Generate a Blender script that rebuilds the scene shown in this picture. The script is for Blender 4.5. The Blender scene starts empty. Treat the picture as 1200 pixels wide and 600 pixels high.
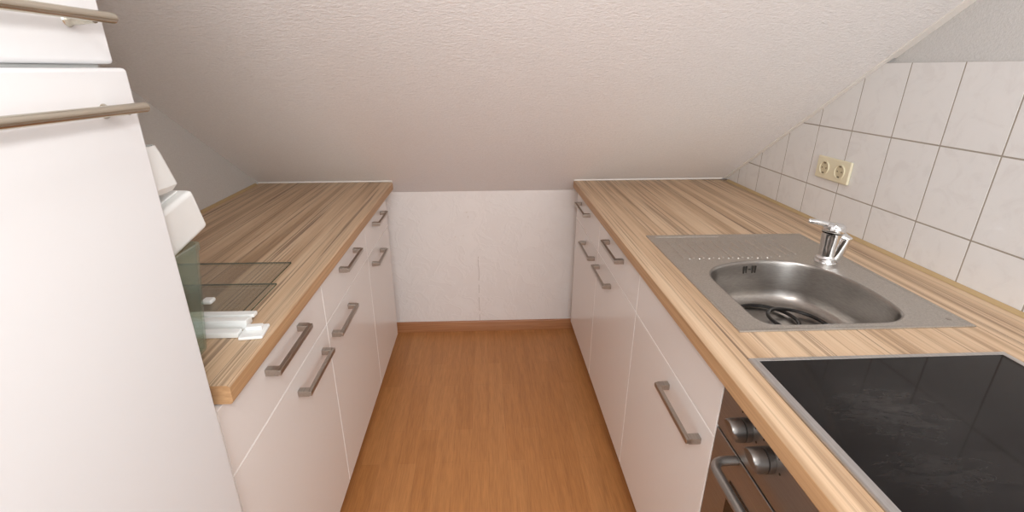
import bpy, bmesh, math, random
from mathutils import Vector, Matrix
random.seed(4)
C = bpy.context.scene.collection
PI = math.pi

# ------------------------------------------------------------------ materials
def newmat(name):
    m = bpy.data.materials.new(name); m.use_nodes = True
    nt = m.node_tree; b = nt.nodes['Principled BSDF']
    return m, nt, b
def plain(name, col, rough=.4, metal=0., coat=0., spec=.5, trans=0., ior=1.45):
    m, nt, b = newmat(name)
    b.inputs['Base Color'].default_value = (*col, 1)
    b.inputs['Roughness'].default_value = rough
    b.inputs['Metallic'].default_value = metal
    b.inputs['Coat Weight'].default_value = coat
    b.inputs['Coat Roughness'].default_value = .05
    b.inputs['Specular IOR Level'].default_value = spec
    b.inputs['Transmission Weight'].default_value = trans
    b.inputs['IOR'].default_value = ior
    return m
def N(nt, t, **kw):
    n = nt.nodes.new(t)
    for k, v in kw.items(): setattr(n, k, v)
    return n
def coords(nt, scale, rot=(0, 0, 0)):
    g = N(nt, 'ShaderNodeNewGeometry'); mp = N(nt, 'ShaderNodeMapping')
    mp.inputs['Scale'].default_value = scale; mp.inputs['Rotation'].default_value = rot
    nt.links.new(g.outputs['Position'], mp.inputs['Vector'])
    return mp.outputs['Vector']
def ocoords(nt, scale, rot=(0, 0, 0)):
    g = N(nt, 'ShaderNodeTexCoord'); mp = N(nt, 'ShaderNodeMapping')
    mp.inputs['Scale'].default_value = scale; mp.inputs['Rotation'].default_value = rot
    nt.links.new(g.outputs['Object'], mp.inputs['Vector'])
    return mp.outputs['Vector']
def noise(nt, vec, scale, detail=2, rough=.5, dist=0.):
    n = N(nt, 'ShaderNodeTexNoise'); n.inputs['Scale'].default_value = scale
    n.inputs['Detail'].default_value = detail; n.inputs['Roughness'].default_value = rough
    n.inputs['Distortion'].default_value = dist
    nt.links.new(vec, n.inputs['Vector']); return n.outputs['Fac']
def ramp(nt, fac, stops):
    r = N(nt, 'ShaderNodeValToRGB'); e = r.color_ramp.elements
    while len(e) < len(stops): e.new(.5)
    for i, (p, c) in enumerate(stops):
        e[i].position = p; e[i].color = (*c, 1) if len(c) == 3 else c
    nt.links.new(fac, r.inputs['Fac']); return r.outputs['Color']
def mix(nt, fac, a, b, mode='MIX'):
    m = N(nt, 'ShaderNodeMix', data_type='RGBA', blend_type=mode)
    for s, v in ((m.inputs[0], fac), (m.inputs[6], a), (m.inputs[7], b)):
        if isinstance(v, (int, float)): s.default_value = v
        elif isinstance(v, tuple): s.default_value = (*v, 1)
        else: nt.links.new(v, s)
    return m.outputs[2]
def math_(nt, op, a, b=None, c=None, clamp=False):
    m = N(nt, 'ShaderNodeMath', operation=op); m.use_clamp = clamp
    for i, v in enumerate((a, b, c)):
        if v is None: continue
        if isinstance(v, (int, float)): m.inputs[i].default_value = v
        else: nt.links.new(v, m.inputs[i])
    return m.outputs[0]
def bump(nt, b, h, strength, dist=.001):
    n = N(nt, 'ShaderNodeBump'); n.inputs['Strength'].default_value = strength
    n.inputs['Distance'].default_value = dist
    nt.links.new(h, n.inputs['Height']); nt.links.new(n.outputs['Normal'], b.inputs['Normal'])

M = {}
def m_wallpaper(name, col, strength=.55, streak=(1, 1, 1)):
    m, nt, b = newmat(name)
    v = coords(nt, streak)
    n1 = noise(nt, v, 250, 3, .6); n2 = noise(nt, v, 110, 2, .5)
    h = math_(nt, 'ADD', n1, math_(nt, 'MULTIPLY', n2, .9))
    c = mix(nt, ramp(nt, n1, [(.35, (0, 0, 0)), (.7, (1, 1, 1))]), tuple(x*.95 for x in col), tuple(min(1, x*1.03) for x in col))
    nt.links.new(c, b.inputs['Base Color'])
    b.inputs['Roughness'].default_value = .85; b.inputs['Specular IOR Level'].default_value = .2
    bump(nt, b, h, strength, .0025)
    return m
M['ceil'] = m_wallpaper('woodchip_ceiling_paper', (.885, .87, .87), .85, (.6, 1.3, 1.3))
M['wallp'] = m_wallpaper('woodchip_wall_paper', (.66, .655, .645), .45)
# knee wall: smooth painted paper with creases, one torn joint line and small blemishes
def m_knee():
    m, nt, b = newmat('creased_wall_paper')
    v = coords(nt, (1, 1, 1))
    n1 = noise(nt, v, 9, 4, .55, .8); n2 = noise(nt, v, 45, 2)
    sx = N(nt, 'ShaderNodeSeparateXYZ'); nt.links.new(v, sx.inputs[0])
    wob = math_(nt, 'MULTIPLY', math_(nt, 'SUBTRACT', noise(nt, v, 14, 3), .5), .012)
    d = math_(nt, 'ABSOLUTE', math_(nt, 'ADD', math_(nt, 'ADD', sx.outputs[0], .0415), wob))
    line = math_(nt, 'LESS_THAN', d, .0016)
    low = math_(nt, 'LESS_THAN', sx.outputs[2], .43)
    brk = math_(nt, 'GREATER_THAN', noise(nt, v, 30, 2), .43)
    ln = math_(nt, 'MULTIPLY', math_(nt, 'MULTIPLY', line, low), brk)
    spots = math_(nt, 'MULTIPLY', ramp(nt, noise(nt, v, 38, 2), [(.71, (0, 0, 0)), (.74, (1, 1, 1))]),
                  math_(nt, 'LESS_THAN', math_(nt, 'ABSOLUTE', math_(nt, 'ADD', sx.outputs[0], .09)), .1))
    base = mix(nt, ramp(nt, n1, [(.3, (0, 0, 0)), (.7, (1, 1, 1))]), (.83, .785, .76), (.86, .82, .795))
    base = mix(nt, math_(nt, 'MULTIPLY', ln, .55), base, (.42, .36, .31))
    base = mix(nt, math_(nt, 'MULTIPLY', spots, .35), base, (.6, .5, .42))
    nt.links.new(base, b.inputs['Base Color']); b.inputs['Roughness'].default_value = .6
    cr = ramp(nt, n1, [(.45, (0, 0, 0)), (.5, (1, 1, 1)), (.55, (0, 0, 0))])
    h = math_(nt, 'ADD', math_(nt, 'MULTIPLY', cr, .5), math_(nt, 'ADD', n1, math_(nt, 'MULTIPLY', n2, .12)))
    bump(nt, b, h, .3, .005)
    return m
M['knee'] = m_knee()
def m_wood():
    m, nt, b = newmat('zebrano_laminate')
    v1 = coords(nt, (26, .55, 26)); v2 = coords(nt, (78, .7, 78)); v3 = coords(nt, (260, 6, 260))
    a = noise(nt, v1, 1., 4, .6, .15); f = noise(nt, v2, 1., 4, .65, .1); g = noise(nt, v3, 1., 2)
    base = ramp(nt, a, [(.32, (.36, .225, .125)), (.42, (.50, .335, .20)), (.50, (.63, .445, .285)), (.62, (.70, .525, .355))])
    streak = ramp(nt, f, [(.37, (1, 1, 1)), (.43, (.4, .4, .4)), (.48, (0, 0, 0))])
    c = mix(nt, math_(nt, 'MULTIPLY', streak, .85), base, (.22, .13, .07))
    c = mix(nt, .22, c, ramp(nt, g, [(.3, (.42, .28, .17)), (.7, (.76, .58, .40))]))
    w_ = noise(nt, coords(nt, (170, .8, 170)), 1., 3, .6, .2)
    msk = noise(nt, coords(nt, (14, .9, 14)), 1., 2)
    thin = math_(nt, 'MULTIPLY', ramp(nt, w_, [(.37, (1, 1, 1)), (.41, (0, 0, 0))]), ramp(nt, msk, [(.36, (0, 0, 0)), (.50, (1, 1, 1))]))
    c = mix(nt, math_(nt, 'MULTIPLY', thin, .8), c, (.17, .10, .06))
    nt.links.new(c, b.inputs['Base Color'])
    b.inputs['Roughness'].default_value = .42
    bump(nt, b, f, .12, .0006)
    return m
M['wood'] = m_wood()
def m_woodend():
    m, nt, b = newmat('wood_edge_band')
    v = coords(nt, (40, 2, 120)); a = noise(nt, v, 1., 3, .6)
    nt.links.new(ramp(nt, a, [(.3, (.40, .23, .11)), (.7, (.58, .36, .19))]), b.inputs['Base Color'])
    b.inputs['Roughness'].default_value = .5
    return m
M['woodend'] = m_woodend()
def m_floor():
    m, nt, b = newmat('beech_strip_laminate')
    v = coords(nt, (1, 1, 1), (0, 0, PI/2))
    br = N(nt, 'ShaderNodeTexBrick'); nt.links.new(v, br.inputs['Vector'])
    br.offset = .37; br.offset_frequency = 2; br.squash = 1
    br.inputs['Color1'].default_value = (0, 0, 0, 1); br.inputs['Color2'].default_value = (1, 1, 1, 1)
    br.inputs['Mortar'].default_value = (.5, .5, .5, 1); br.inputs['Scale'].default_value = 1
    br.inputs['Mortar Size'].default_value = .0004; br.inputs['Mortar Smooth'].default_value = .2
    br.inputs['Brick Width'].default_value = .46; br.inputs['Row Height'].default_value = .066
    base = ramp(nt, br.outputs['Color'], [(0, (.465, .205, .066)), (.5, (.49, .22, .074)), (1, (.515, .238, .083))])
    g1 = noise(nt, coords(nt, (45, 3.2, 1)), 1., 4, .6, .6); g2 = noise(nt, coords(nt, (260, 14, 1)), 1., 2)
    base = mix(nt, .42, base, mix(nt, 1., base, ramp(nt, g1, [(.3, (.70, .62, .55)), (.6, (1.12, 1.08, 1.05))]), 'MULTIPLY'))
    base = mix(nt, .35, base, mix(nt, 1., base, ramp(nt, g2, [(.35, (.72, .68, .62)), (.6, (1.1, 1.1, 1.1))]), 'MULTIPLY'))
    base = mix(nt, math_(nt, 'MULTIPLY', br.outputs['Fac'], .35), base, (.12, .05, .02))
    nt.links.new(base, b.inputs['Base Color'])
    b.inputs['Roughness'].default_value = .42
    bump(nt, b, g2, .08, .0005)
    return m
M['floor'] = m_floor()
def m_skirt():
    m, nt, b = newmat('beech_skirting_foil')
    a = noise(nt, coords(nt, (4, 60, 160)), 1., 3, .6)
    nt.links.new(ramp(nt, a, [(.3, (.34, .14, .055)), (.7, (.45, .205, .085))]), b.inputs['Base Color'])
    b.inputs['Roughness'].default_value = .35
    return m
M['skirt'] = m_skirt()
def m_tile():
    m, nt, b = newmat('white_glazed_tile')
    v = coords(nt, (1, 1, 1))
    n1 = noise(nt, v, 16, 4, .6, 1.2)
    nt.links.new(ramp(nt, n1, [(.35, (.765, .755, .75)), (.48, (.80, .795, .79)), (.65, (.81, .805, .80))]), b.inputs['Base Color'])
    b.inputs['Roughness'].default_value = .12
    return m
M['tile'] = m_tile()
M['grout'] = plain('grey_grout', (.36, .32, .27), .9)
M['front'] = plain('gloss_white_front', (.83, .80, .78), .2, spec=.35)
M['carcass'] = plain('white_melamine', (.88, .87, .85), .4)
M['edge'] = plain('white_edge_highlight', (.95, .94, .92), .35)  # near-white, puts the glint of the front edges into the colour
M['plinth'] = plain('brown_plinth', (.20, .09, .035), .5)
M['caulk'] = plain('white_sealant', (.86, .84, .80), .5)
M['cornice'] = plain('white_cove_strip', (.84, .81, .77), .55)
def m_brushed(name, col, rough, sc, strength=.1, aniso=0.):
    m, nt, b = newmat(name)
    f = noise(nt, coords(nt, sc), 1., 3, .6)
    nt.links.new(ramp(nt, f, [(.3, tuple(x*.86 for x in col)), (.7, tuple(min(1, x*1.08) for x in col))]), b.inputs['Base Color'])
    b.inputs['Metallic'].default_value = 1
    b.inputs['Roughness'].default_value = rough
    bump(nt, b, f, strength, .0004)
    return m
M['nickel'] = m_brushed('brushed_nickel', (.47, .43, .39), .36, (300, 6, 300))
M['fridgebar'] = m_brushed('satin_champagne_bar', (.60, .56, .47), .24, (300, 10, 300))
M['steel'] = m_brushed('brushed_steel', (.50, .475, .45), .3, (20, 500, 20))
M['ovensteel'] = m_brushed('oven_brushed_steel', (.36, .345, .33), .42, (20, 8, 700))
def m_linen():
    m, nt, b = newmat('linen_pattern_steel')
    v = coords(nt, (1, 1, 1), (0, 0, .78))
    ck = N(nt, 'ShaderNodeTexWave', wave_type='BANDS', bands_direction='X'); ck.inputs['Scale'].default_value = 150
    ck2 = N(nt, 'ShaderNodeTexWave', wave_type='BANDS', bands_direction='Y'); ck2.inputs['Scale'].default_value = 150
    nt.links.new(v, ck.inputs['Vector']); nt.links.new(v, ck2.inputs['Vector'])
    h = math_(nt, 'MULTIPLY', ck.outputs['Fac'], ck2.outputs['Fac'])
    n1 = noise(nt, coords(nt, (1, 1, 1)), 300, 2)
    nt.links.new(ramp(nt, n1, [(.3, (.50, .475, .44)), (.7, (.62, .59, .55))]), b.inputs['Base Color'])
    b.inputs['Metallic'].default_value = 1; b.inputs['Roughness'].default_value = .38
    bump(nt, b, h, .25, .0004)
    return m
M['linen'] = m_linen()
M['bowl'] = m_brushed('satin_bowl_steel', (.40, .375, .35), .33, (60, 60, 400), .06)
M['chrome'] = plain('chrome', (.82, .83, .84), .07, 1.)
M['satinchrome'] = plain('satin_knob_metal', (.24, .23, .22), .40, 1.)
M['black'] = plain('black_rubber', (.012, .010, .009), .35)
M['blackplastic'] = plain('black_plastic', (.015, .013, .012), .3)
M['white_app'] = plain('white_enamel', (.76, .765, .775), .28)
M['whiteplastic'] = plain('white_plastic', (.87, .89, .88), .3)
M['greyplastic'] = plain('grey_plastic', (.42, .44, .44), .4)
M['cream'] = plain('cream_plastic', (.80, .74, .55), .3)
M['creamdark'] = plain('cream_plastic_recess', (.62, .55, .38), .4)
M['contact'] = plain('socket_contact', (.16, .13, .08), .5)
M['darkhole'] = plain('dark_socket_contact', (.03, .025, .02), .5)
M['gasket'] = plain('grey_gasket', (.62, .63, .61), .6)
M['hobframe'] = m_brushed('hob_frame_steel', (.62, .61, .60), .3, (300, 8, 20))
def m_glass(name, col, rough=.02, thin=.0):
    m, nt, b = newmat(name)
    b.inputs['Base Color'].default_value = (*col, 1); b.inputs['Transmission Weight'].default_value = 1
    b.inputs['Roughness'].default_value = rough; b.inputs['IOR'].default_value = 1.45
    return m
def m_thin(name, tint, diff, dcol, rough=.05):
    m = bpy.data.materials.new(name); m.use_nodes = True; nt = m.node_tree
    nt.nodes.clear(); out = N(nt, 'ShaderNodeOutputMaterial')
    tr = N(nt, 'ShaderNodeBsdfTransparent'); tr.inputs[0].default_value = (*tint, 1)
    gl = N(nt, 'ShaderNodeBsdfGlossy'); gl.inputs['Roughness'].default_value = rough
    df = N(nt, 'ShaderNodeBsdfDiffuse'); df.inputs[0].default_value = (*dcol, 1)
    lw = N(nt, 'ShaderNodeLayerWeight'); lw.inputs[0].default_value = .5
    fr = N(nt, 'ShaderNodeMath', operation='MULTIPLY_ADD'); pw = N(nt, 'ShaderNodeMath', operation='POWER')
    nt.links.new(lw.outputs['Facing'], pw.inputs[0]); pw.inputs[1].default_value = 3
    nt.links.new(pw.outputs[0], fr.inputs[0]); fr.inputs[1].default_value = .45; fr.inputs[2].default_value = .02
    m1 = N(nt, 'ShaderNodeMixShader'); m1.inputs[0].default_value = diff
    nt.links.new(tr.outputs[0], m1.inputs[1]); nt.links.new(df.outputs[0], m1.inputs[2])
    m2 = N(nt, 'ShaderNodeMixShader'); nt.links.new(fr.outputs[0], m2.inputs[0])
    nt.links.new(m1.outputs[0], m2.inputs[1]); nt.links.new(gl.outputs[0], m2.inputs[2])
    nt.links.new(m2.outputs[0], out.inputs['Surface'])
    return m
M['glass'] = m_thin('clear_shelf_glass', (.98, .985, .975), .004, (.6, .65, .6))
M['bin'] = m_thin('greenish_clear_plastic', (.86, .91, .87), .10, (.50, .60, .52), .12)
M['glassedge'] = m_thin('glass_edge', (.30, .36, .31), .5, (.12, .14, .11))
def m_bin():
    # thin clear plastic: mostly see-through with a greenish body
    m, nt, b = newmat('greenish_clear_plastic')
    b.inputs['Base Color'].default_value = (.80, .90, .83, 1)
    b.inputs['Transmission Weight'].default_value = .85
    b.inputs['Roughness'].default_value = .12; b.inputs['IOR'].default_value = 1.3
    return m
M['ovenglass'] = plain('oven_black_glass', (.012, .009, .008), .05)
def m_ceran():
    m, nt, b = newmat('black_ceramic_glass')
    g = N(nt, 'ShaderNodeNewGeometry'); sx = N(nt, 'ShaderNodeSeparateXYZ'); nt.links.new(g.outputs['Position'], sx.inputs[0])
    def blob(cx, cy, rx, ry):
        dx = math_(nt, 'DIVIDE', math_(nt, 'SUBTRACT', sx.outputs[0], cx), rx); dy = math_(nt, 'DIVIDE', math_(nt, 'SUBTRACT', sx.outputs[1], cy), ry)
        d = math_(nt, 'SQRT', math_(nt, 'ADD', math_(nt, 'MULTIPLY', dx, dx), math_(nt, 'MULTIPLY', dy, dy)))
        return math_(nt, 'SUBTRACT', 1., d, clamp=True)
    k = math_(nt, 'MAXIMUM', blob(.62, .57, .15, .11), math_(nt, 'MULTIPLY', blob(.60, .45, .16, .07), .6))
    n1 = noise(nt, coords(nt, (26, 75, 26), (0, 0, .9)), 1., 5, .7, 1.)
    sm = math_(nt, 'MULTIPLY', k, ramp(nt, n1, [(.30, (0, 0, 0)), (.85, (1, 1, 1))]))
    sm = math_(nt, 'MULTIPLY', sm, .12)
    # printed rings of the cooking zones
    def ring(cx, cy, r):
        dx = math_(nt, 'SUBTRACT', sx.outputs[0], cx); dy = math_(nt, 'SUBTRACT', sx.outputs[1], cy)
        d = math_(nt, 'SQRT', math_(nt, 'ADD', math_(nt, 'MULTIPLY', dx, dx), math_(nt, 'MULTIPLY', dy, dy)))
        return math_(nt, 'LESS_THAN', math_(nt, 'ABSOLUTE', math_(nt, 'SUBTRACT', d, r)), .0011)
    rg = math_(nt, 'MAXIMUM', ring(.60, .575, .09), ring(.82, .575, .0725))
    rg = math_(nt, 'MAXIMUM', rg, math_(nt, 'MAXIMUM', ring(.60, .285, .0725), ring(.82, .285, .09)))
    c = mix(nt, sm, (.007, .0055, .0055), (.40, .38, .36))
    nt.links.new(c, b.inputs['Base Color'])
    b.inputs['Roughness'].default_value = .06; b.inputs['Specular IOR Level'].default_value = .17
    return m
M['ceran'] = m_ceran()

# ------------------------------------------------------------------ mesh helpers
def bm_new(): return bmesh.new()
def sharpen(bm, ang=35):
    bm.normal_update()
    for e in bm.edges:
        if len(e.link_faces) == 2:
            e.smooth = e.calc_face_angle(0) < math.radians(ang)
    for f in bm.faces: f.smooth = True
def obj(name, bm, mats, parent=None, loc=None, recalc=True):
    if recalc: bmesh.ops.recalc_face_normals(bm, faces=bm.faces)
    sharpen(bm)
    me = bpy.data.meshes.new(name); 
    o = bpy.data.objects.new(name, me); C.objects.link(o)
    off = Vector((0, 0, 0))
    if parent is not None:
        off = world_loc(parent)
    if loc is not None:
        off2 = Vector(loc)
    else: off2 = off
    bmesh.ops.translate(bm, verts=bm.verts, vec=-off2)
    bm.to_mesh(me); bm.free()
    for mt in (mats if isinstance(mats, (list, tuple)) else [mats]): me.materials.append(mt)
    if parent is not None:
        o.parent = parent; o.location = off2-off
    else: o.location = off2
    wn = o.modifiers.new('weighted_normals', 'WEIGHTED_NORMAL'); wn.keep_sharp = True; wn.weight = 80
    return o
def world_loc(o):
    v = Vector(o.location)
    while o.parent: o = o.parent; v += Vector(o.location)
    return v
def tag(o, label, cat, group=None, kind=None):
    if label: o['label'] = label
    if cat: o['category'] = cat
    if group: o['group'] = group
    if kind: o['kind'] = kind
    return o
def thing(name, label, cat, loc, group=None):
    o = bpy.data.objects.new(name, None); C.objects.link(o); o.location = loc; o.empty_display_size = .05
    return tag(o, label, cat, group)
def struct(name, bm, mats):
    o = obj(name, bm, mats); o['kind'] = 'structure'; return o
def box(bm, x0, x1, y0, y1, z0, z1, bev=0., seg=2, mi=0, only=None):
    vs = [bm.verts.new((x, y, z)) for x in (x0, x1) for y in (y0, y1) for z in (z0, z1)]
    idx = [(0, 1, 3, 2), (4, 6, 7, 5), (0, 4, 5, 1), (2, 3, 7, 6), (0, 2, 6, 4), (1, 5, 7, 3)]
    fs = [bm.faces.new([vs[i] for i in f]) for f in idx]
    for f in fs: f.material_index = mi
    bmesh.ops.recalc_face_normals(bm, faces=fs)
    if bev > 0:
        es = list({e for f in fs for e in f.edges})
        if only: es = [e for e in es if only(e)]
        r = bmesh.ops.bevel(bm, geom=es, offset=bev, segments=seg, profile=.5, affect='EDGES', clamp_overlap=True)
        for f in r['faces']: f.material_index = mi
    return vs
def tube(bm, pts, r, seg=12, mi=0, cap=True, rz=None):
    """round tube along points; r may be a list"""
    pts = [Vector(p) for p in pts]; n = len(pts); rings = []
    prev = None
    for i, p in enumerate(pts):
        t = (pts[min(i+1, n-1)]-pts[max(i-1, 0)]).normalized()
        if prev is None:
            a = t.orthogonal().normalized()
        else:
            a = (prev - t*prev.dot(t)).normalized()
        prev = a; b_ = t.cross(a)
        rr = r[i] if isinstance(r, (list, tuple)) else r
        rings.append([bm.verts.new(p+a*rr*math.cos(2*PI*k/seg)+b_*rr*math.sin(2*PI*k/seg)) for k in range(seg)])
    for i in range(n-1):
        for k in range(seg):
            f = bm.faces.new([rings[i][k], rings[i][(k+1) % seg], rings[i+1][(k+1) % seg], rings[i+1][k]]); f.material_index = mi
    if cap:
        f = bm.faces.new(list(reversed(rings[0]))); f.material_index = mi
        f = bm.faces.new(rings[-1]); f.material_index = mi
def lathe(bm, prof, c, axis='z', seg=32, mi=0, M4=None):
    """prof: list of (r, h) along +axis from c; closed with caps where r=0"""
    rings = []
    def P(r, h, a):
        if axis == 'z': v = Vector((r*math.cos(a), r*math.sin(a), h))
        elif axis == 'x': v = Vector((h, r*math.cos(a), r*math.sin(a)))
        else: v = Vector((r*math.cos(a), h, r*math.sin(a)))
        if M4 is not None: v = M4 @ v
        return v+Vector(c)
    for r, h in prof:
        if r < 1e-6: rings.append([bm.verts.new(P(0, h, 0))])
        else: rings.append([bm.verts.new(P(r, h, 2*PI*k/seg)) for k in range(seg)])
    for i in range(len(rings)-1):
        A, B = rings[i], rings[i+1]
        for k in range(seg):
            a0 = A[k % len(A)]; a1 = A[(k+1) % len(A)]; b0 = B[k % len(B)]; b1 = B[(k+1) % len(B)]
            vs = []
            for v in (a0, a1, b1, b0):
                if v not in vs: vs.append(v)
            if len(vs) >= 3:
                f = bm.faces.new(vs); f.material_index = mi
def torus(bm, c, R, r, tilt=(0, 0), seg=48, s2=10, a0=0, a1=2*PI):
    closed = abs(a1-a0-2*PI) < 1e-6
    E = Matrix.Rotation(tilt[0], 3, 'X') @ Matrix.Rotation(tilt[1], 3, 'Y')
    rings = []
    for i in range(seg if closed else seg+1):
        a = a0+(a1-a0)*i/seg
        d = Vector((math.cos(a), math.sin(a), 0))
        rings.append([bm.verts.new(Vector(c)+E @ (d*(R+r*math.cos(2*PI*k/s2))+Vector((0, 0, r*math.sin(2*PI*k/s2))))) for k in range(s2)])
    m = len(rings)
    for i in range(m if closed else m-1):
        for k in range(s2):
            bm.faces.new([rings[i][k], rings[i][(k+1) % s2], rings[(i+1) % m][(k+1) % s2], rings[(i+1) % m][k]])

# ------------------------------------------------------------------ room
XL, XR = -1.019, 1.1446          # left wall, tile face of right wall
XRW = XR+.010                    # wallpaper face of the right wall
SL = .632
def yc(x): return 2.2088+(x-XL)*.01077       # where the slope meets worktop height
def zceil(x, y): return .85+SL*(yc(x)-y)
YK = 2.338
YB = -2.0
ZC = 2.42
def yflat(x): return yc(x)-(ZC-.85)/SL

b = bm_new(); box(b, XL-.1, XRW+.1, YB-.1, YK+.1, -.1, 0); struct('floor', b, M['floor'])
# ceiling: slope + flat, with thickness
b = bm_new()
def ceil_poly(x): return [(YK+.1, zceil(x, YK+.1)), (yflat(x), ZC), (YB-.1, ZC), (YB-.1, ZC+.15), (yflat(x)-.05, ZC+.15), (YK+.1, zceil(x, YK+.1)+.2)]
xa, xb = XL-.1, XRW+.1
A = [b.verts.new((xa, y, z)) for y, z in ceil_poly(xa)]; B = [b.verts.new((xb, y, z)) for y, z in ceil_poly(xb)]
for i in range(6):
    j = (i+1) % 6; b.faces.new([A[i], A[j], B[j], B[i]])
b.faces.new(A); b.faces.new(list(reversed(B)))
struct('ceiling', b, M['ceil'])
def wall_side(name, x0, x1, xs):
    b = bm_new()
    P = [(YB, 0), (YK, 0), (YK, zceil(xs, YK)), (yflat(xs), ZC), (YB, ZC)]
    A = [b.verts.new((x0, y, z)) for y, z in P]; B = [b.verts.new((x1, y, z)) for y, z in P]
    for i in range(5):
        j = (i+1) % 5; b.faces.new([A[i], A[j], B[j], B[i]])
    b.faces.new(A); b.faces.new(list(reversed(B)))
    return struct(name, b, M['wallp'])
wall_side('wall_left', XL-.1, XL, XL)
wr = wall_side('wall_right', XRW, XRW+.1, XRW)
b = bm_new(); box(b, XL, XRW, YK, YK+.1, 0, zceil(0, YK)+.02); struct('wall_far', b, M['knee'])
b = bm_new(); box(b, XL, XRW, YB-.1, YB, 0, ZC); struct('wall_near', b, M['wallp'])
# tiles on the right wall: grout bed + bevelled tiles, cut along the slope
b = bm_new()
TZ = [.9633-.1984, .9633, 1.1617, 1.360]
g = .0034
YT0 = 2.30
box(b, XR+.0005, XRW-.0002, -.30, YT0, .852, 1.3585, mi=1)
i = -4
while True:
    y1 = 1.7991-(i-1)*.1561; y0 = 1.7991-i*.1561
    if y1 < -.25: break
    for k in range(3):
        z0 = max(TZ[k], .853); z1 = TZ[k+1]
        if y0 < YT0-.01:
            box(b, XR, XRW-.0003, y0+g*.5, min(y1, YT0)-g*.5, z0+g*.5, z1-g*.5, .0006, 1)
    i += 1
p0 = Vector((XR, yc(XR), .85)); nrm = Vector((0, SL, 1)).normalized()
bmesh.ops.bisect_plane(b, geom=b.verts[:]+b.edges[:]+b.faces[:], plane_co=p0-nrm*.002, plane_no=nrm, clear_outer=True)
tl = obj('wall_tiles', b, [M['tile'], M['grout']], wr, recalc=False)
tl['label'] = 'white glazed tiles with grey joints'

# skirting on the knee wall
b = bm_new()
prof = [(0, 0), (.016, 0), (.016, .018), (.012, .030), (.009, .048), (.006, .054), (0, .056)]
A = [b.verts.new((XL+.20, YK-d, z)) for d, z in prof]; B = [b.verts.new((.85, YK-d, z)) for d, z in prof]
n = len(prof)
for i in range(n):
    j = (i+1) % n; b.faces.new([A[i], A[j], B[j], B[i]])
b.faces.new(A); b.faces.new(list(reversed(B)))
struct('baseboard_far', b, M['skirt'])
# white cove strip where tiles and wall meet the slope
b = bm_new()
def slope_strip(b, x0, x1, ya, yb, th, w=None):
    # box lying on the underside of the slope between y=ya (low) and y=yb (high)
    d = Vector((0, -1, SL)).normalized(); nn = Vector((0, -SL, -1)).normalized()
    P = []
    for x in (x0, x1):
        for y in (ya, yb):
            base = Vector((x, y, zceil(x, y)))
            for t in (-.0005, th):
                P.append(b.verts.new(base+nn*t))
    for f in [(0, 1, 3, 2), (4, 6, 7, 5), (0, 4, 5, 1), (2, 3, 7, 6), (0, 2, 6, 4), (1, 5, 7, 3)]:
        b.faces.new([P[i] for i in f])
slope_strip(b, XR-.014, XR-.0005, 2.212, 1.402, .005)
slope_strip(b, XR-.014, XR+.0095, 1.4025, .95, .0045)
struct('trim_1', b, M['cornice'])
b = bm_new(); slope_strip(b, XL+.001, -.424, yc(-.7)-.0025, yc(-.7)-.012, .004); struct('trim_2', b, M['caulk'])
b = bm_new(); slope_strip(b, .415, XR-.02, yc(.7)-.0025, yc(.7)-.012, .004); struct('trim_3', b, M['caulk'])
# wooden sealing strips between worktop and side walls
def seal(name, xw, s, y0, y1):
    b = bm_new()
    P = [(0, .8505), (.012*s, .8505), (.010*s, .8535), (.003*s, .858), (0, .858)]
    A = [b.verts.new((xw+dx, y0, z)) for dx, z in P]; B = [b.verts.new((xw+dx, y1, z)) for dx, z in P]
    for i in range(5):
        j = (i+1) % 5; b.faces.new([A[i], A[j], B[j], B[i]])
    b.faces.new(A); b.faces.new(list(reversed(B)))
    struct(name, b, M['seal'])
M['seal'] = plain('olive_wood_strip', (.50, .36, .19), .5)
seal('trim_4', XL+.0005, 1, .69, 2.17)
seal('trim_5', XR-.0007, -1, .12, 2.19)

# ------------------------------------------------------------------ worktops
ZT, TH = .85, .036
def slab(xs, ys, holes, xfront, bev=.006):
    b = bm_new(); V = {}
    def v(i, j):
        if (i, j) not in V: V[(i, j)] = b.verts.new((xs[i], ys[j], ZT))
        return V[(i, j)]
    fs = []
    for i in range(len(xs)-1):
        for j in range(len(ys)-1):
            if (i, j) in holes: continue
            fs.append(b.faces.new([v(i, j), v(i+1, j), v(i+1, j+1), v(i, j+1)]))
    r = bmesh.ops.extrude_face_region(b, geom=fs)
    bmesh.ops.translate(b, verts=[q for q in r['geom'] if isinstance(q, bmesh.types.BMVert)], vec=(0, 0, -TH))
    bmesh.ops.recalc_face_normals(b, faces=b.faces)
    es = [e for e in b.edges if all(abs(q.co.x-xfront) < 1e-5 for q in e.verts) and abs(e.verts[0].co.z-e.verts[1].co.z) < 1e-6]
    bmesh.ops.bevel(b, geom=es, offset=bev, segments=4, profile=.5, affect='EDGES')
    return b
XLW, XRT = -.4228, .4143
b = slab([XL+.0015, -.6, XLW], [.6846, 1.2, 1.7, 2.2068], set(), XLW)
for f in b.faces:
    f.normal_update()
    if abs(f.normal.y) > .9 or (f.normal.x > .7 and f.calc_center_median().z < .846): f.material_index = 1
o = obj('worktop', b, [M['wood'], M['woodend']], loc=(-.72, 1.45, ZT))
tag(o, 'striped wood-look worktop on the left, with a cut end beside the white fridge', 'worktop')
b = slab([XRT, .512, .98, XR-.0015], [.11, .84, 1.395, 2.2230], {(1, 1)}, XRT)
for f in b.faces:
    f.normal_update()
    if f.normal.x < -.7 and f.calc_center_median().z < .846 and f.calc_center_median().x < .45: f.material_index = 1
o = obj('worktop', b, [M['wood'], M['woodend']], loc=(.78, 1.1, ZT))
tag(o, 'striped wood-look worktop on the right, holding the steel sink and the black hob', 'worktop')

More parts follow.
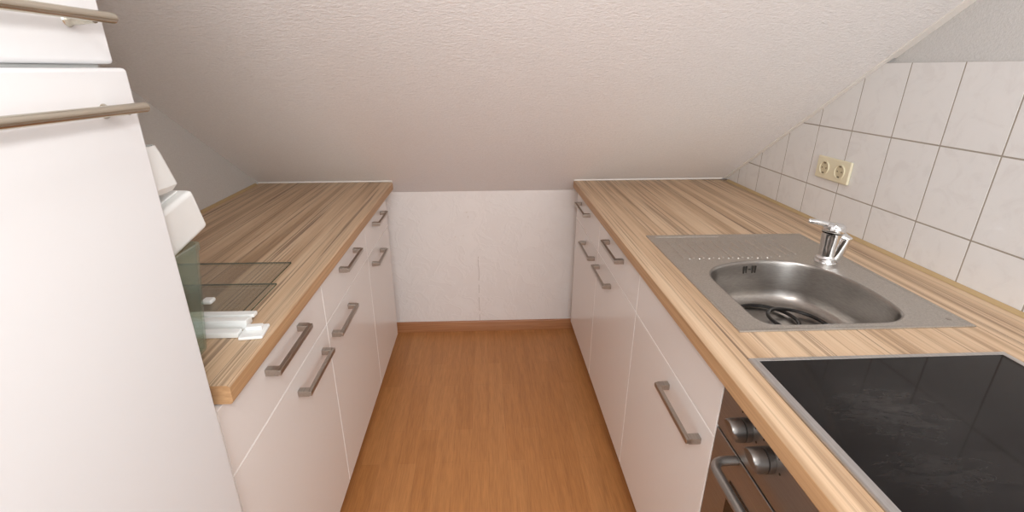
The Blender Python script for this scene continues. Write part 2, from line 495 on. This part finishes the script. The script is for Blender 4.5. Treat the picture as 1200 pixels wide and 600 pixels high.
# ------------------------------------------------------------------ base cabinets
FT = .018
def handle_bm(y0, y1, z, xface, s):
    """bow handle: square feet leaving the front, flat bar across (length along y); s = outward direction"""
    b = bm_new(); out = .032; w = .006; t = .005
    xo = xface+s*out
    a, c = sorted((xo-s*t*2, xo))
    box(b, a, c, y0, y1, z-w, z+w, .0018, 2)
    for ya, yb in ((y0, y0+.017), (y1-.017, y1)):
        a, c = sorted((xface+s*.0002, xo-s*t*1.2))
        box(b, a, c, ya, yb, z-w*1.25, z+w*1.25, .0015, 2)
    return b
def cabinet(label, y0, y1, side, dr_h, do_h, ymid, drawer=True):
    """side=-1 left row, +1 right row"""
    s = -side                                 # outward direction of the front
    xf = -.443 if side < 0 else .434
    xb = XL+.02 if side < 0 else XR-.16
    t = thing('base_cabinet', label, 'cabinet', ((xf+xb)/2, (y0+y1)/2, 0), 'white base cabinets %s' % ('of the left row' if side < 0 else 'of the right row'))
    zb, zt, zs = .11, .8125, .675
    xi = xf-s*FT                              # inner plane of the fronts
    def X(a, b_): return tuple(sorted((a, b_)))
    b = bm_new(); g = .0007
    for ya, yb in ((y0+g, y0+.016), (y1-.016, y1-g)):
        box(b, *X(xi-s*.0008, xb), ya, yb, zb, zt)
    box(b, *X(xi-s*.0008, xb), y0+.0165, y1-.0165, zb, zb+.016)
    box(b, *X(xb, xb+s*.008), y0+.0165, y1-.0165, zb+.0165, zt)
    box(b, *X(xi-s*.0008, xi-s*.08), y0+.0165, y1-.0165, zt-.016, zt)
    obj('body', b, M['carcass'], t)
    # pale strips added in the joints, painting the highlight on white door edges
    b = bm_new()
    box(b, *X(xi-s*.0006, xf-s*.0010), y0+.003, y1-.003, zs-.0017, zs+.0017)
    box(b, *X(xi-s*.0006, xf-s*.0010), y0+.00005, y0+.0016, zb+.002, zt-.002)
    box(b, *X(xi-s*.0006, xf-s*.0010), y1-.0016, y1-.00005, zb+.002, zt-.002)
    obj('edge_highlight', b, M['edge'], t)
    b = bm_new(); box(b, *X(xf-s*.06, xf-s*.076), y0+.001, y1-.001, .001, zb-.001); obj('plinth', b, M['plinth'], t)
    nm = 'drawer_front'
    b = bm_new(); box(b, *X(xi, xf), y0+.0018, y1-.0018, zs+.0019, zt-.002, .0012, 2)
    f = obj(nm if drawer else 'panel', b, M['front'], t)
    if dr_h: obj('handle', handle_bm(dr_h[0], dr_h[1], .769, xf, s), M['nickel'], f)
    b = bm_new(); box(b, *X(xi, xf), y0+.0018, y1-.0018, zb+.001, zs-.0019, .0012, 2)
    f = obj('door', b, M['front'], t)
    obj('handle', handle_bm(do_h[0], do_h[1], .627, xf, s), M['nickel'], f)
    return t
cabinet('white gloss cabinet with drawer and door nearest the fridge in the left row', .668, 1.2025, -1, (.836, 1.030), (.958, 1.151), 0)
cabinet('white gloss cabinet in the middle of the left row, with one drawer above one door', 1.2035, 1.7095, -1, (1.362, 1.545), (1.228, 1.418), 0)
cabinet('narrow white gloss cabinet at the far end of the left row, against the end wall', 1.7105, 2.120, -1, (1.822, 1.995), (1.760, 1.928), 0)
cabinet('white gloss cabinet under the sink with a plain upper panel and a door', .7225, 1.2345, 1, None, (.763, .960), 0, drawer=False)
cabinet('white gloss cabinet in the middle of the right row, with one drawer above one door', 1.2355, 1.7385, 1, (1.394, 1.594), (1.513, 1.710), 0)
cabinet('white gloss cabinet at the far end of the right row, against the end wall', 1.7395, 2.2100, 1, (1.910, 2.113), (1.780, 1.984), 0)

# ------------------------------------------------------------------ sink
def catmull(P, n=6):
    out = []; m = len(P)
    for i in range(m):
        p0, p1, p2, p3 = (Vector(P[(i+k-1) % m]) for k in range(4))
        for q in range(n):
            t = q/n
            out.append(.5*((2*p1)+(-p0+p2)*t+(2*p0-5*p1+4*p2-p3)*t*t+(-p0+3*p1-3*p2+p3)*t*t*t))
    return out
BP = [(.600, .8395), (.680, .8375), (.760, .8375), (.825, .8385), (.862, .850), (.888, .874), (.901, .912), (.907, .960), (.9075, 1.010),
      (.901, 1.065), (.885, 1.115), (.858, 1.155), (.815, 1.180), (.760, 1.1885), (.700, 1.184), (.640, 1.166), (.598, 1.142), (.570, 1.105), (.561, 1.060), (.560, .990),
      (.560, .920), (.5615, .872), (.574, .847)]
loop = catmull(BP, 5)
cx = sum(p.x for p in loop)/len(loop); cy = sum(p.y for p in loop)/len(loop)
SX0, SX1, SY0, SY1 = .500, .9965, .8145, 1.4090
def inset(lp, d):
    """move the loop inward by d along its normal"""
    m = len(lp); out = []
    for i in range(m):
        t = (lp[(i+1) % m]-lp[i-1]).normalized(); nn = Vector((-t.y, t.x))
        if nn.dot(Vector((cx, cy))-lp[i]) < 0: nn = -nn
        out.append(lp[i]+nn*d)
    return out
sink = thing('kitchen_sink', 'stainless steel inset sink with ribbed drainer and one rounded bowl, set in the right worktop', 'sink', ((SX0+SX1)/2, (SY0+SY1)/2, ZT))
# deck
b = bm_new()
def rect_loop(d):
    x0, x1, y0, y1 = SX0+d, SX1-d, SY0+d, SY1-d; out = []
    for p in loop:
        v = p-Vector((cx, cy)); t = 1e9
        if v.x > 1e-9: t = min(t, (x1-cx)/v.x)
        if v.x < -1e-9: t = min(t, (x0-cx)/v.x)
        if v.y > 1e-9: t = min(t, (y1-cy)/v.y)
        if v.y < -1e-9: t = min(t, (y0-cy)/v.y)
        out.append(Vector((cx, cy))+v*t)
    # snap the closest sample to each corner
    for c in ((x0, y0), (x1, y0), (x1, y1), (x0, y1)):
        c = Vector(c); k = min(range(len(out)), key=lambda i: (out[i]-c).length); out[k] = c
    return out
RL = [(0, .8503), (0, .8522), (.0012, .8532), (.0045, .8532), (.0075, .8516), (.012, .8513)]
rings = [[b.verts.new((p.x, p.y, z)) for p in rect_loop(d)] for d, z in RL]
rings.append([b.verts.new((p.x, p.y, .8513)) for p in inset(loop, -.011)])
rings.append([b.verts.new((p.x, p.y, .8525)) for p in inset(loop, -.0065)])
rings.append([b.verts.new((p.x, p.y, .8525)) for p in inset(loop, -.003)])
m = len(loop)
for r in range(len(rings)-1):
    for k in range(m): b.faces.new([rings[r][k], rings[r][(k+1) % m], rings[r+1][(k+1) % m], rings[r+1][k]])
# raised drainer ribs and the step line along the back of the drainer
def rib(x0, y0, x1, y1, r=.0034, h=.0026):
    n = 10; P0 = Vector((x0, y0)); P1 = Vector((x1, y1)); d = (P1-P0).normalized(); s = Vector((-d.y, d.x)); ring = []
    for k in range(16):
        a = 2*PI*k/16
        base = P1 if math.cos(a) >= 0 else P0
        ring.append((base+d*math.cos(a)*r+s*math.sin(a)*r, base+d*math.cos(a)*r*.3+s*math.sin(a)*r*.3))
    A = [b.verts.new((q[0].x, q[0].y, .8512)) for q in ring]; B = [b.verts.new((q[1].x, q[1].y, .8512+h)) for q in ring]
    for k in range(16): b.faces.new([A[k], A[(k+1) % 16], B[(k+1) % 16], B[k]])
    b.faces.new(B)
for k in range(13):
    x = .545+k*.0275
    rib(x, 1.214+max(0, (x-.80))*.25, x, 1.352)
for k in range(9):
    lathe(b, [(.0034, .8512), (.0028, .8532), (.0012, .8540), (0, .8541)], (.545+.01375+k*.0275, 1.209, 0), seg=12)
rib(.525, 1.392, .722, 1.392, .0035, .0022)
rib(.735, 1.392, .90, 1.392, .0025, .0012)
deck = obj('sink_deck', b, M['linen'], sink)
# bowl
b = bm_new()
prof = [(-.003, .8525), (0, .8518), (.002, .8495), (.003, .8455), (.0045, .835), (.012, .775), (.016, .757), (.022, .747), (.031, .7405), (.045, .738), (.075, .7365)]
rings = []
for d, z in prof:
    rings.append([b.verts.new((p.x, p.y, z)) for p in (inset(loop, d) if d < .03 else [q for q in inset(loop, d)])])
for r in range(len(rings)-1):
    for k in range(m): b.faces.new([rings[r][k], rings[r][(k+1) % m], rings[r+1][(k+1) % m], rings[r+1][k]])
# floor closes towards the drain
DC = Vector((.672, 1.005)); last = rings[-1]
for t, z in ((.35, .7355), (.7, .7345)):
    ring = []
    for k in range(m):
        p = Vector((last[k].co.x, last[k].co.y)); q = p+(DC-p).normalized()*((DC-p).length-.05)*t
        ring.append(b.verts.new((q.x, q.y, z)))
    rings.append(ring)
ring = []
for k in range(m):
    p = Vector((last[k].co.x, last[k].co.y)); q = DC+(p-DC).normalized()*.05
    ring.append(b.verts.new((q.x, q.y, .734)))
rings.append(ring)
for r in range(len(prof)-1, len(rings)-1):
    for k in range(m): b.faces.new([rings[r][k], rings[r][(k+1) % m], rings[r+1][(k+1) % m], rings[r+1][k]])
b.faces.new(rings[-1])
bowl = obj('bowl', b, M['bowl'], sink)
# drain
b = bm_new()
lathe(b, [(.0, .7345), (.022, .7348), (.030, .7352), (.036, .7375), (.047, .7385), (.0505, .7378), (.051, .7345)], (DC.x, DC.y, 0), seg=40)
dr = obj('drain', b, M['chrome'], sink)
b = bm_new()
for k in range(8):
    a = k*PI/4; lathe(b, [(.0, .7364), (.003, .7364), (.0032, .7356)], (DC.x+.017*math.cos(a), DC.y+.017*math.sin(a), 0), seg=10)
obj('drain_hole', b, M['darkhole'], dr)
# overflow slots on the far wall of the bowl: || dash ||
b = bm_new()
for dx, w, h, dz in ((-.017, .0026, .0105, 0), (-.0095, .0026, .0105, 0), (0, .0035, .0016, .001), (.0095, .0026, .0105, 0), (.017, .0026, .0105, 0)):
    xx = .717+dx
    # outline of the bowl wall at this x
    k = min(range(m), key=lambda i: abs(loop[i].x-xx)+(0 if loop[i].y > 1.1 else 9))
    yy = inset(loop, .0052)[k].y
    box(b, xx-w, xx+w, yy-.0022, yy+.003, .8285-h+dz, .8285+h+dz, .0008, 1)
obj('overflow_slot', b, M['darkhole'], sink)
b = bm_new(); lathe(b, [(0, .8522), (.004, .8522), (.0055, .8514)], (.9672, .847, 0), seg=16); obj('plug_stud', b, M['nickel'], sink)
# two black rubber rings lying in the bowl
b = bm_new(); torus(b, (.712, 1.058, .7437), .076, .0046, (0, 0)); o = obj('rubber_ring', b, M['black'], loc=(.712, 1.058, .7437))
tag(o, 'black rubber ring lying over the drain at the left in the sink bowl', 'ring')
b = bm_new(); torus(b, (.776, 1.022, .7520), .072, .0046, (.0, .11)); o = obj('rubber_ring', b, M['black'], loc=(.776, 1.022, .752))
tag(o, 'black rubber ring in the middle of the sink bowl, overlapping the one over the drain', 'ring')

# ------------------------------------------------------------------ tap
TX, TY, TZ0 = .921, 1.172, .8516
tap = thing('kitchen_tap', 'short chrome single-lever tap standing at the back right corner of the sink bowl', 'tap', (TX, TY, TZ0))
b = bm_new()
lathe(b, [(0, 0), (.0275, 0), (.0285, .003), (.0275, .006), (.0245, .008), (.0240, .010), (.0262, .0115), (.0262, .0145), (.0235, .017),
          (.0215, .022), (.0222, .045), (.0248, .070), (.0262, .082), (.0262, .0845), (0, .0845)], (TX, TY, TZ0), seg=40)
obj('tap_body', b, M['chrome'], tap)
b = bm_new()
tl_ = Matrix.Rotation(-.10, 3, 'X') @ Matrix.Rotation(.12, 3, 'Y')
lathe(b, [(0, 0), (.0258, 0), (.0282, .004), (.0285, .012), (.0262, .020), (.018, .0262), (.0, .0285)], (TX, TY, TZ0+.0842), seg=36, M4=tl_)
hd = obj('tap_head', b, M['chrome'], tap)
b = bm_new()
tube(b, [(TX-.012, TY+.002, TZ0+.104), (TX-.03, TY+.004, TZ0+.109), (TX-.052, TY+.006, TZ0+.1135), (TX-.066, TY+.008, TZ0+.115), (TX-.070, TY+.008, TZ0+.115)],
     [.008, .0072, .0066, .0062, .003], 14)
obj('lever', b, M['chrome'], tap)
b = bm_new()
tube(b, [(TX+.004, TY-.003, TZ0+.074), (TX+.016, TY-.010, TZ0+.080), (TX+.025, TY-.016, TZ0+.073), (TX+.020, TY-.013, TZ0+.045), (TX+.013, TY-.009, TZ0+.012)],
     [.014, .0150, .0170, .0170, .0150], 18)
obj('spout', b, M['chrome'], tap)

# ------------------------------------------------------------------ hob
HX0, HX1, HY0, HY1 = .4665, .9530, .140, .7185
hob = thing('ceramic_hob', 'black glass ceramic hob in a steel frame on the right worktop', 'hob', ((HX0+HX1)/2, (HY0+HY1)/2, ZT))
b = bm_new()
outer = [(HX0, HX1, HY0, HY1, .8504), (HX0, HX1, HY0, HY1, .8525), (HX0+.002, HX1-.002, HY0+.0015, HY1-.0015, .8549), (HX0+.0140, HX1-.0140, HY0+.0110, HY1-.0110, .8556), (HX0+.0145, HX1-.0145, HY0+.0115, HY1-.0115, .8548), (HX0+.0145, HX1-.0145, HY0+.0115, HY1-.0115, .8504)]
rr = [[b.verts.new((x, y, z)) for x, y in ((x0, y0), (x1, y0), (x1, y1), (x0, y1))] for x0, x1, y0, y1, z in outer]
for i in range(len(rr)):
    A, B = rr[i], rr[(i+1) % len(rr)]
    for k in range(4): b.faces.new([A[k], A[(k+1) % 4], B[(k+1) % 4], B[k]])
obj('frame', b, M['hobframe'], hob)
b = bm_new(); box(b, HX0+.0148, HX1-.0148, HY0+.0118, HY1-.0118, .8506, .8552); obj('glass_top', b, M['ceran'], hob)

# ------------------------------------------------------------------ oven
OY0, OY1, OX = .1225, .7205, .434
oven = thing('built_in_oven', 'stainless steel built-in oven with two round knobs and a bar handle, under the black hob', 'oven', (.72, .42, 0))
b = bm_new()
box(b, .457, .99, OY0+.002, OY0+.018, .11, .8125); box(b, .457, .99, OY1-.018, OY1-.002, .11, .8125); box(b, .457, .99, OY0+.0185, OY1-.0185, .11, .126)
box(b, .465, .985, OY0+.03, OY1-.03, .13, .79); obj('housing', b, M['carcass'], oven)
b = bm_new(); box(b, OX, OX+.022, OY0+.001, OY1-.001, .7085, .8125, .001, 1); cp = obj('control_panel', b, M['ovensteel'], oven)
b = bm_new(); box(b, OX+.060, OX+.076, OY0+.001, OY1-.001, .001, .109); obj('plinth', b, M['plinth'], oven)
b = bm_new(); box(b, OX+.008, OX+.022, OY0+.001, OY1-.001, .7045, .7080); obj('gap_seal', b, M['blackplastic'], oven)
b = bm_new(); box(b, OX, OX+.022, OY0+.001, OY1-.001, .115, .7040, .001, 1); dd = obj('oven_door', b, M['ovensteel'], oven)
b = bm_new(); box(b, OX-.0012, OX-.0001, OY0+.05, OY1-.075, .20, .645, .0004, 1); obj('window', b, M['ovenglass'], dd)
b = bm_new()
hz = .696; y0, y1 = .640, .20
def bend(cy_, s):
    return [(OX-.045+.018*(1-math.cos(a)), cy_+s*.018*math.sin(a), hz) for a in [PI/2*k/6 for k in range(1, 7)]]
pts = [(OX-.0003, y0, hz), (OX-.020, y0, hz)]
for k in range(1, 8):
    a = PI/2*k/7; pts.append((OX-.024-.022*math.sin(a), y0-.022*(1-math.cos(a)), hz))
pts += [(OX-.046, (y0+y1)/2, hz)]
for k in range(0, 8):
    a = PI/2*(1-k/7); pts.append((OX-.024-.022*math.sin(a), y1+.022*(1-math.cos(a)), hz))
pts += [(OX-.0003, y1, hz)]
tube(b, pts, .0085, 16); obj('handle', b, M['ovensteel'], dd)
for ky in (.6300, .5630):
    b = bm_new()
    lathe(b, [(0, -.0002), (.0205, -.0002), (.0208, -.010), (.0200, -.0105), (.0, -.0105)], (OX, ky, .772), axis='x', seg=36)
    kn = obj('knob', b, M['satinchrome'], cp)
    b = bm_new(); lathe(b, [(0, -.0108), (.0195, -.0108), (.0195, -.0118), (0, -.0118)], (OX, ky, .772), axis='x', seg=36); obj('knob_ring', b, M['blackplastic'], kn)
    b = bm_new()
    lathe(b, [(0, -.0121), (.0206, -.0121), (.0204, -.024), (.0198, -.032), (.0180, -.0345), (0, -.0345)], (OX, ky, .772), axis='x', seg=36)
    for v in b.verts:          # the front is cut off slanting downwards
        if v.co.x < OX-.02: v.co.x += max(0., .772+.010-v.co.z)*.42
    obj('knob_grip', b, M['satinchrome'], kn)
    b = bm_new()
    for a in (0., .8, 2.4, 3.2):
        yy = ky-.029*math.cos(a)*1; zz = .772+.029*math.sin(a)
        if zz < .806 and zz > .714: lathe(b, [(0, -.0004), (.0020, -.0004), (.0020, -.0001)], (OX, yy, zz), axis='x', seg=12)
    box(b, OX-.0005, OX-.0001, ky-.004, ky+.004, .7965, .8005)
    obj('dial_mark', b, M['blackplastic'], cp)

# ------------------------------------------------------------------ double socket
sk = thing('double_socket', 'cream double wall socket on the white tiles above the right worktop', 'socket', (XR, 1.519, 1.0345))
def rot_about(bm, c, ang, ax='X'):
    bmesh.ops.rotate(bm, verts=bm.verts, cent=c, matrix=Matrix.Rotation(ang, 3, ax))
SC = (XR, 1.519, 1.0345)
b = bm_new(); box(b, XR-.010, XR-.0008, 1.440, 1.598, .9985, 1.0705, .004, 3); obj('cover_plate', b, M['cream'], sk)
for yy in (1.556, 1.482):
    b = bm_new()
    lathe(b, [(.0235, -.0102), (.0232, -.013), (.0215, -.0135), (.0195, -.0125), (.0190, -.0106), (0, -.0106)], (XR, yy, 1.0345), axis='x', seg=36)
    ins = obj('socket_insert', b, M['cream'], sk)
    b = bm_new()
    lathe(b, [(0, -.0110), (.0182, -.0110), (.0182, -.01065)], (XR, yy, 1.0345), axis='x', seg=32); obj('recess', b, M['creamdark'], ins)
    b = bm_new()
    for dy in (-.0095, .0095): lathe(b, [(0, -.0114), (.0026, -.0114), (.0026, -.0111)], (XR, yy+dy, 1.0345), axis='x', seg=12)
    for dz in (-.0165, .0165): box(b, XR-.0135, XR-.0111, yy-.004, yy+.004, 1.0345+dz-.002, 1.0345+dz+.002)
    obj('contact', b, M['contact'], ins)

# ------------------------------------------------------------------ fridge freezer
fr = thing('fridge_freezer', 'tall white fridge freezer with two bar handles at the near left', 'fridge', (-.73, .355, 0))
FY0, FY1 = .055, .651
b = bm_new(); box(b, -1.005, -.492, FY0+.004, FY1-.006, .045, 1.755, .006, 3); obj('body', b, M['white_app'], fr)
b = bm_new(); box(b, -.4915, -.4785, FY0+.012, FY1-.014, .095, 1.745); obj('door_gasket', b, M['gasket'], fr)
for fx in (-.96, -.54):
    for fy in (.10, .60):
        b = bm_new(); lathe(b, [(0, .0005), (.018, .0005), (.018, .012), (.010, .016), (.010, .0445), (0, .0445)], (fx, fy, 0), seg=20); obj('foot', b, M['blackplastic'], fr)
def fdoor(name, x1, y1, z0, z1, hz, dx):
    b = bm_new(); box(b, -.478, x1, FY0, y1, z0, z1, .005, 4)
    d = obj(name, b, M['white_app'], fr)
    b = bm_new()
    tube(b, [(x1+dx, .100, hz), (x1+dx, .102, hz), (x1+dx, .6185, hz), (x1+dx, .6205, hz)], [.0042, .0057, .0057, .0042], 20)
    for yy in (.130, .595):
        tube(b, [(x1+.0002, yy, hz-.003), (x1+.004, yy, hz-.003), (x1+dx-.004, yy, hz-.001)], [.0085, .0062, .0062], 14)
    obj('handle', b, M['fridgebar'], d)
b = bm_new(); box(b, -.4775, -.452, FY0+.01, FY1-.016, 1.3349, 1.3381); obj('divider_strip', b, M['gasket'], fr)
fdoor('freezer_door', -.441, .6485, 1.3385, 1.752, 1.386, .031)
fdoor('fridge_door', -.430, .651, .090, 1.3345, 1.2915, .030)

# ------------------------------------------------------------------ fridge fittings on the left worktop
def open_bin(x0, x1, y0, y1, z0, z1, taper, wall, bev, rim=0.):
    """open-topped tapered tub with real wall thickness"""
    b = bm_new()
    def ring(x0, x1, y0, y1, z, r, n=5):
        out = []
        for (qx, qy, a0) in ((x1-r, y1-r, 0), (x0+r, y1-r, PI/2), (x0+r, y0+r, PI), (x1-r, y0+r, 1.5*PI)):
            for k in range(n+1):
                a = a0+PI/2*k/n; out.append(b.verts.new((qx+r*math.cos(a), qy+r*math.sin(a), z)))
        return out
    t = taper
    L = [ring(x0+t+.01, x1-t-.01, y0+t*.4+.01, y1-t*.4-.01, z0, bev*.6), ring(x0+t, x1-t, y0+t*.4, y1-t*.4, z0+.01, bev), ring(x0, x1, y0, y1, z1-.012, bev)]
    if rim: L.append(ring(x0-rim, x1+rim, y0-rim, y1+rim, z1-.010, bev+rim)); L.append(ring(x0-rim, x1+rim, y0-rim, y1+rim, z1, bev+rim))
    else: L.append(ring(x0, x1, y0, y1, z1, bev))
    w = wall
    L += [ring(x0+w, x1-w, y0+w, y1-w, z1, max(.001, bev-w)), ring(x0+t+w, x1-t-w, y0+t*.4+w, y1-t*.4-w, z0+.01+w, max(.001, bev-w))]
    n = len(L[0])
    for i in range(len(L)-1):
        for k in range(n): b.faces.new([L[i][k], L[i][(k+1) % n], L[i+1][(k+1) % n], L[i+1][k]])
    b.faces.new(list(reversed(L[0]))); b.faces.new(L[-1])
    return b
b = open_bin(-.93, -.486, .690, .806, .8502, 1.058, .022, .0025, .016, .003)
o = obj('crisper_drawer', b, M['bin'], loc=(-.71, .748, .8502))
tag(o, 'clear greenish plastic fridge drawer standing on the left worktop behind the fridge', 'drawer')
b = bm_new(); box(b, -.80, -.4925, .700, .850, 1.0700, 1.1440, .008, 3)
box(b, -.79, -.51, .712, .838, 1.1444, 1.1480, .0015, 2)
rot_about(b, (-.60, .84, 1.07), .26, 'X'); bmesh.ops.rotate(b, verts=b.verts, cent=(-.50, .84, 1.1), matrix=Matrix.Rotation(-.10, 3, 'Z'))
o = obj('door_bin', b, M['whiteplastic'], loc=(-.63, .756, 1.0645))
tag(o, 'white plastic fridge door bin resting on the clear greenish drawer', 'bin', 'white fridge door bins')
b = open_bin(-.82, -.488, .690, .812, 1.150, 1.222, .006, .003, .012)
for v in b.verts:
    k = (v.co.z-1.150)/.072; v.co.x += -.024*k; v.co.y += -.012*k
o = obj('door_bin', b, M['whiteplastic'], loc=(-.67, .757, 1.1575))
tag(o, 'white plastic fridge door bin on top of the stack behind the fridge', 'bin', 'white fridge door bins')
# glass shelves with white edge profiles
def glass_plate(x0, x1, y0, y1, z0, th=.004):
    b = bm_new(); box(b, x0, x1, y0, y1, z0, z0+th)
    b.normal_update()
    for f in b.faces:
        if abs(f.normal.z) < .5: f.material_index = 1
    return b
b = glass_plate(-.95, -.518, .942, 1.222, .8506)
o = obj('glass_shelf', b, [M['glass'], M['glassedge']], loc=(-.73, 1.08, .8506)); tag(o, 'clear glass fridge shelf lying flat on the left worktop, undermost of two', 'shelf', 'loose glass fridge shelves')
t = thing('glass_shelf', 'clear glass fridge shelf with white edge profile, lying over the other sheet of glass', 'shelf', (-.72, .96, .8556), 'loose glass fridge shelves')
obj('glass_pane', glass_plate(-.93, -.497, .900, 1.074, .8556), [M['glass'], M['glassedge']], t)
b = bm_new()
box(b, -.93, -.474, .9005, .918, .8600, .8680, .002, 2)
box(b, -.93, -.478, .884, .9000, .8510, .8645, .002, 2)
box(b, -.93, -.4735, .866, .8835, .8505, .8720, .003, 2)
obj('edge_profile', b, M['whiteplastic'], t)
b = bm_new(); box(b, -.612, -.590, .962, .984, .8600, .8700, .004, 3); obj('corner_cap', b, M['whiteplastic'], t)
t2 = thing('shelf_trim', 'white plastic shelf edge strip with a corner bracket lying at the front edge of the left worktop', 'trim', (-.66, .845, .8502))
b = bm_new(); box(b, -.90, -.478, .836, .857, .8502, .862, .003, 2); obj('edge_strip', b, M['whiteplastic'], t2)
b = bm_new()
box(b, -.4775, -.433, .828, .880, .8504, .8575, .003, 2); box(b, -.470, -.440, .852, .8665, .8576, .866, .002, 2)
rot_about(b, (-.455, .855, .85), .12, 'Z'); obj('corner_bracket', b, M['whiteplastic'], t2)

# added window frame, unseen behind the camera, around the fill light
b = bm_new()
for x0, x1, z0, z1 in ((-.25, -.19, .82, 2.08), (1.09, 1.15, .82, 2.08), (-.189, 1.089, .82, .88), (-.189, 1.089, 2.02, 2.08)):
    box(b, x0, x1, YB+.0005, YB+.04, z0, z1, .004, 2)
struct('added_window', b, M['caulk'])

# ------------------------------------------------------------------ added ceiling lamp, unseen behind the camera
lt = thing('added_ceiling_lamp', 'added flat round ceiling lamp, out of view above the near end of the kitchen', 'lamp', (.05, -.75, ZC))
b = bm_new(); lathe(b, [(0, -.0005), (.20, -.0005), (.21, -.02), (.20, -.03), (0, -.03)], (.05, -.75, ZC), seg=40); obj('base', b, M['white_app'], lt)

# ------------------------------------------------------------------ lights
def area(name, loc, rot, size, power, col, size_y=None, spread=None):
    l = bpy.data.lights.new(name, 'AREA'); l.energy = power; l.color = col; l.size = size
    if size_y: l.shape = 'RECTANGLE'; l.size_y = size_y
    else: l.shape = 'DISK'
    if spread: l.spread = spread
    o = bpy.data.objects.new(name, l); C.objects.link(o); o.location = loc; o.rotation_euler = rot
    return o
area('ceiling_fill_light', (.05, -.75, ZC-.035), (0, 0, 0), .40, 14, (1, .985, .965))  # added fill from above, in place of flash bounced off the ceiling
area('near_wall_fill_light', (.45, YB+.06, 1.45), (-PI/2, 0, PI), 1.25, 38, (.92, .965, 1), 1.15)  # added fill light to brighten the sloped ceiling, tinted like daylight
l = bpy.data.lights.new('camera_flash', 'AREA'); l.shape = 'DISK'; l.size = .09; l.energy = 4.6; l.color = (1, .985, .97)
o = bpy.data.objects.new('camera_flash', l); C.objects.link(o); o.location = (0, -.03, 1.50); o.rotation_euler = (math.radians(78), 0, math.radians(-3))

w = bpy.data.worlds.new('world'); bpy.context.scene.world = w; w.use_nodes = True
w.node_tree.nodes['Background'].inputs[0].default_value = (.8, .85, 1, 1); w.node_tree.nodes['Background'].inputs[1].default_value = .3

# ------------------------------------------------------------------ camera
F_ = Vector((0.05301932, 0.93116942, -0.36071105)); R_ = Vector((0.99849036, -0.05462554, 0.00574878)); U_ = Vector((0.01435094, 0.3604713, 0.9326599))
cam = bpy.data.cameras.new('camera'); co = bpy.data.objects.new('camera', cam); C.objects.link(co)
cam.sensor_fit = 'HORIZONTAL'; cam.sensor_width = 36; cam.lens = 566.247/1200*36; cam.clip_start = .02
mt = Matrix(((R_.x, U_.x, -F_.x), (R_.y, U_.y, -F_.y), (R_.z, U_.z, -F_.z))).to_4x4(); mt.translation = Vector((0, 0, 1.33582))
co.matrix_world = mt
sc = bpy.context.scene; sc.camera = co
sc.view_settings.view_transform = 'Standard'; sc.view_settings.look = 'None'
sc.view_settings.exposure = 0.0; sc.view_settings.gamma = 1; sc.view_settings.use_curve_mapping = False
sc.cycles.max_bounces = 14; sc.cycles.transmission_bounces = 10; sc.cycles.diffuse_bounces = 8
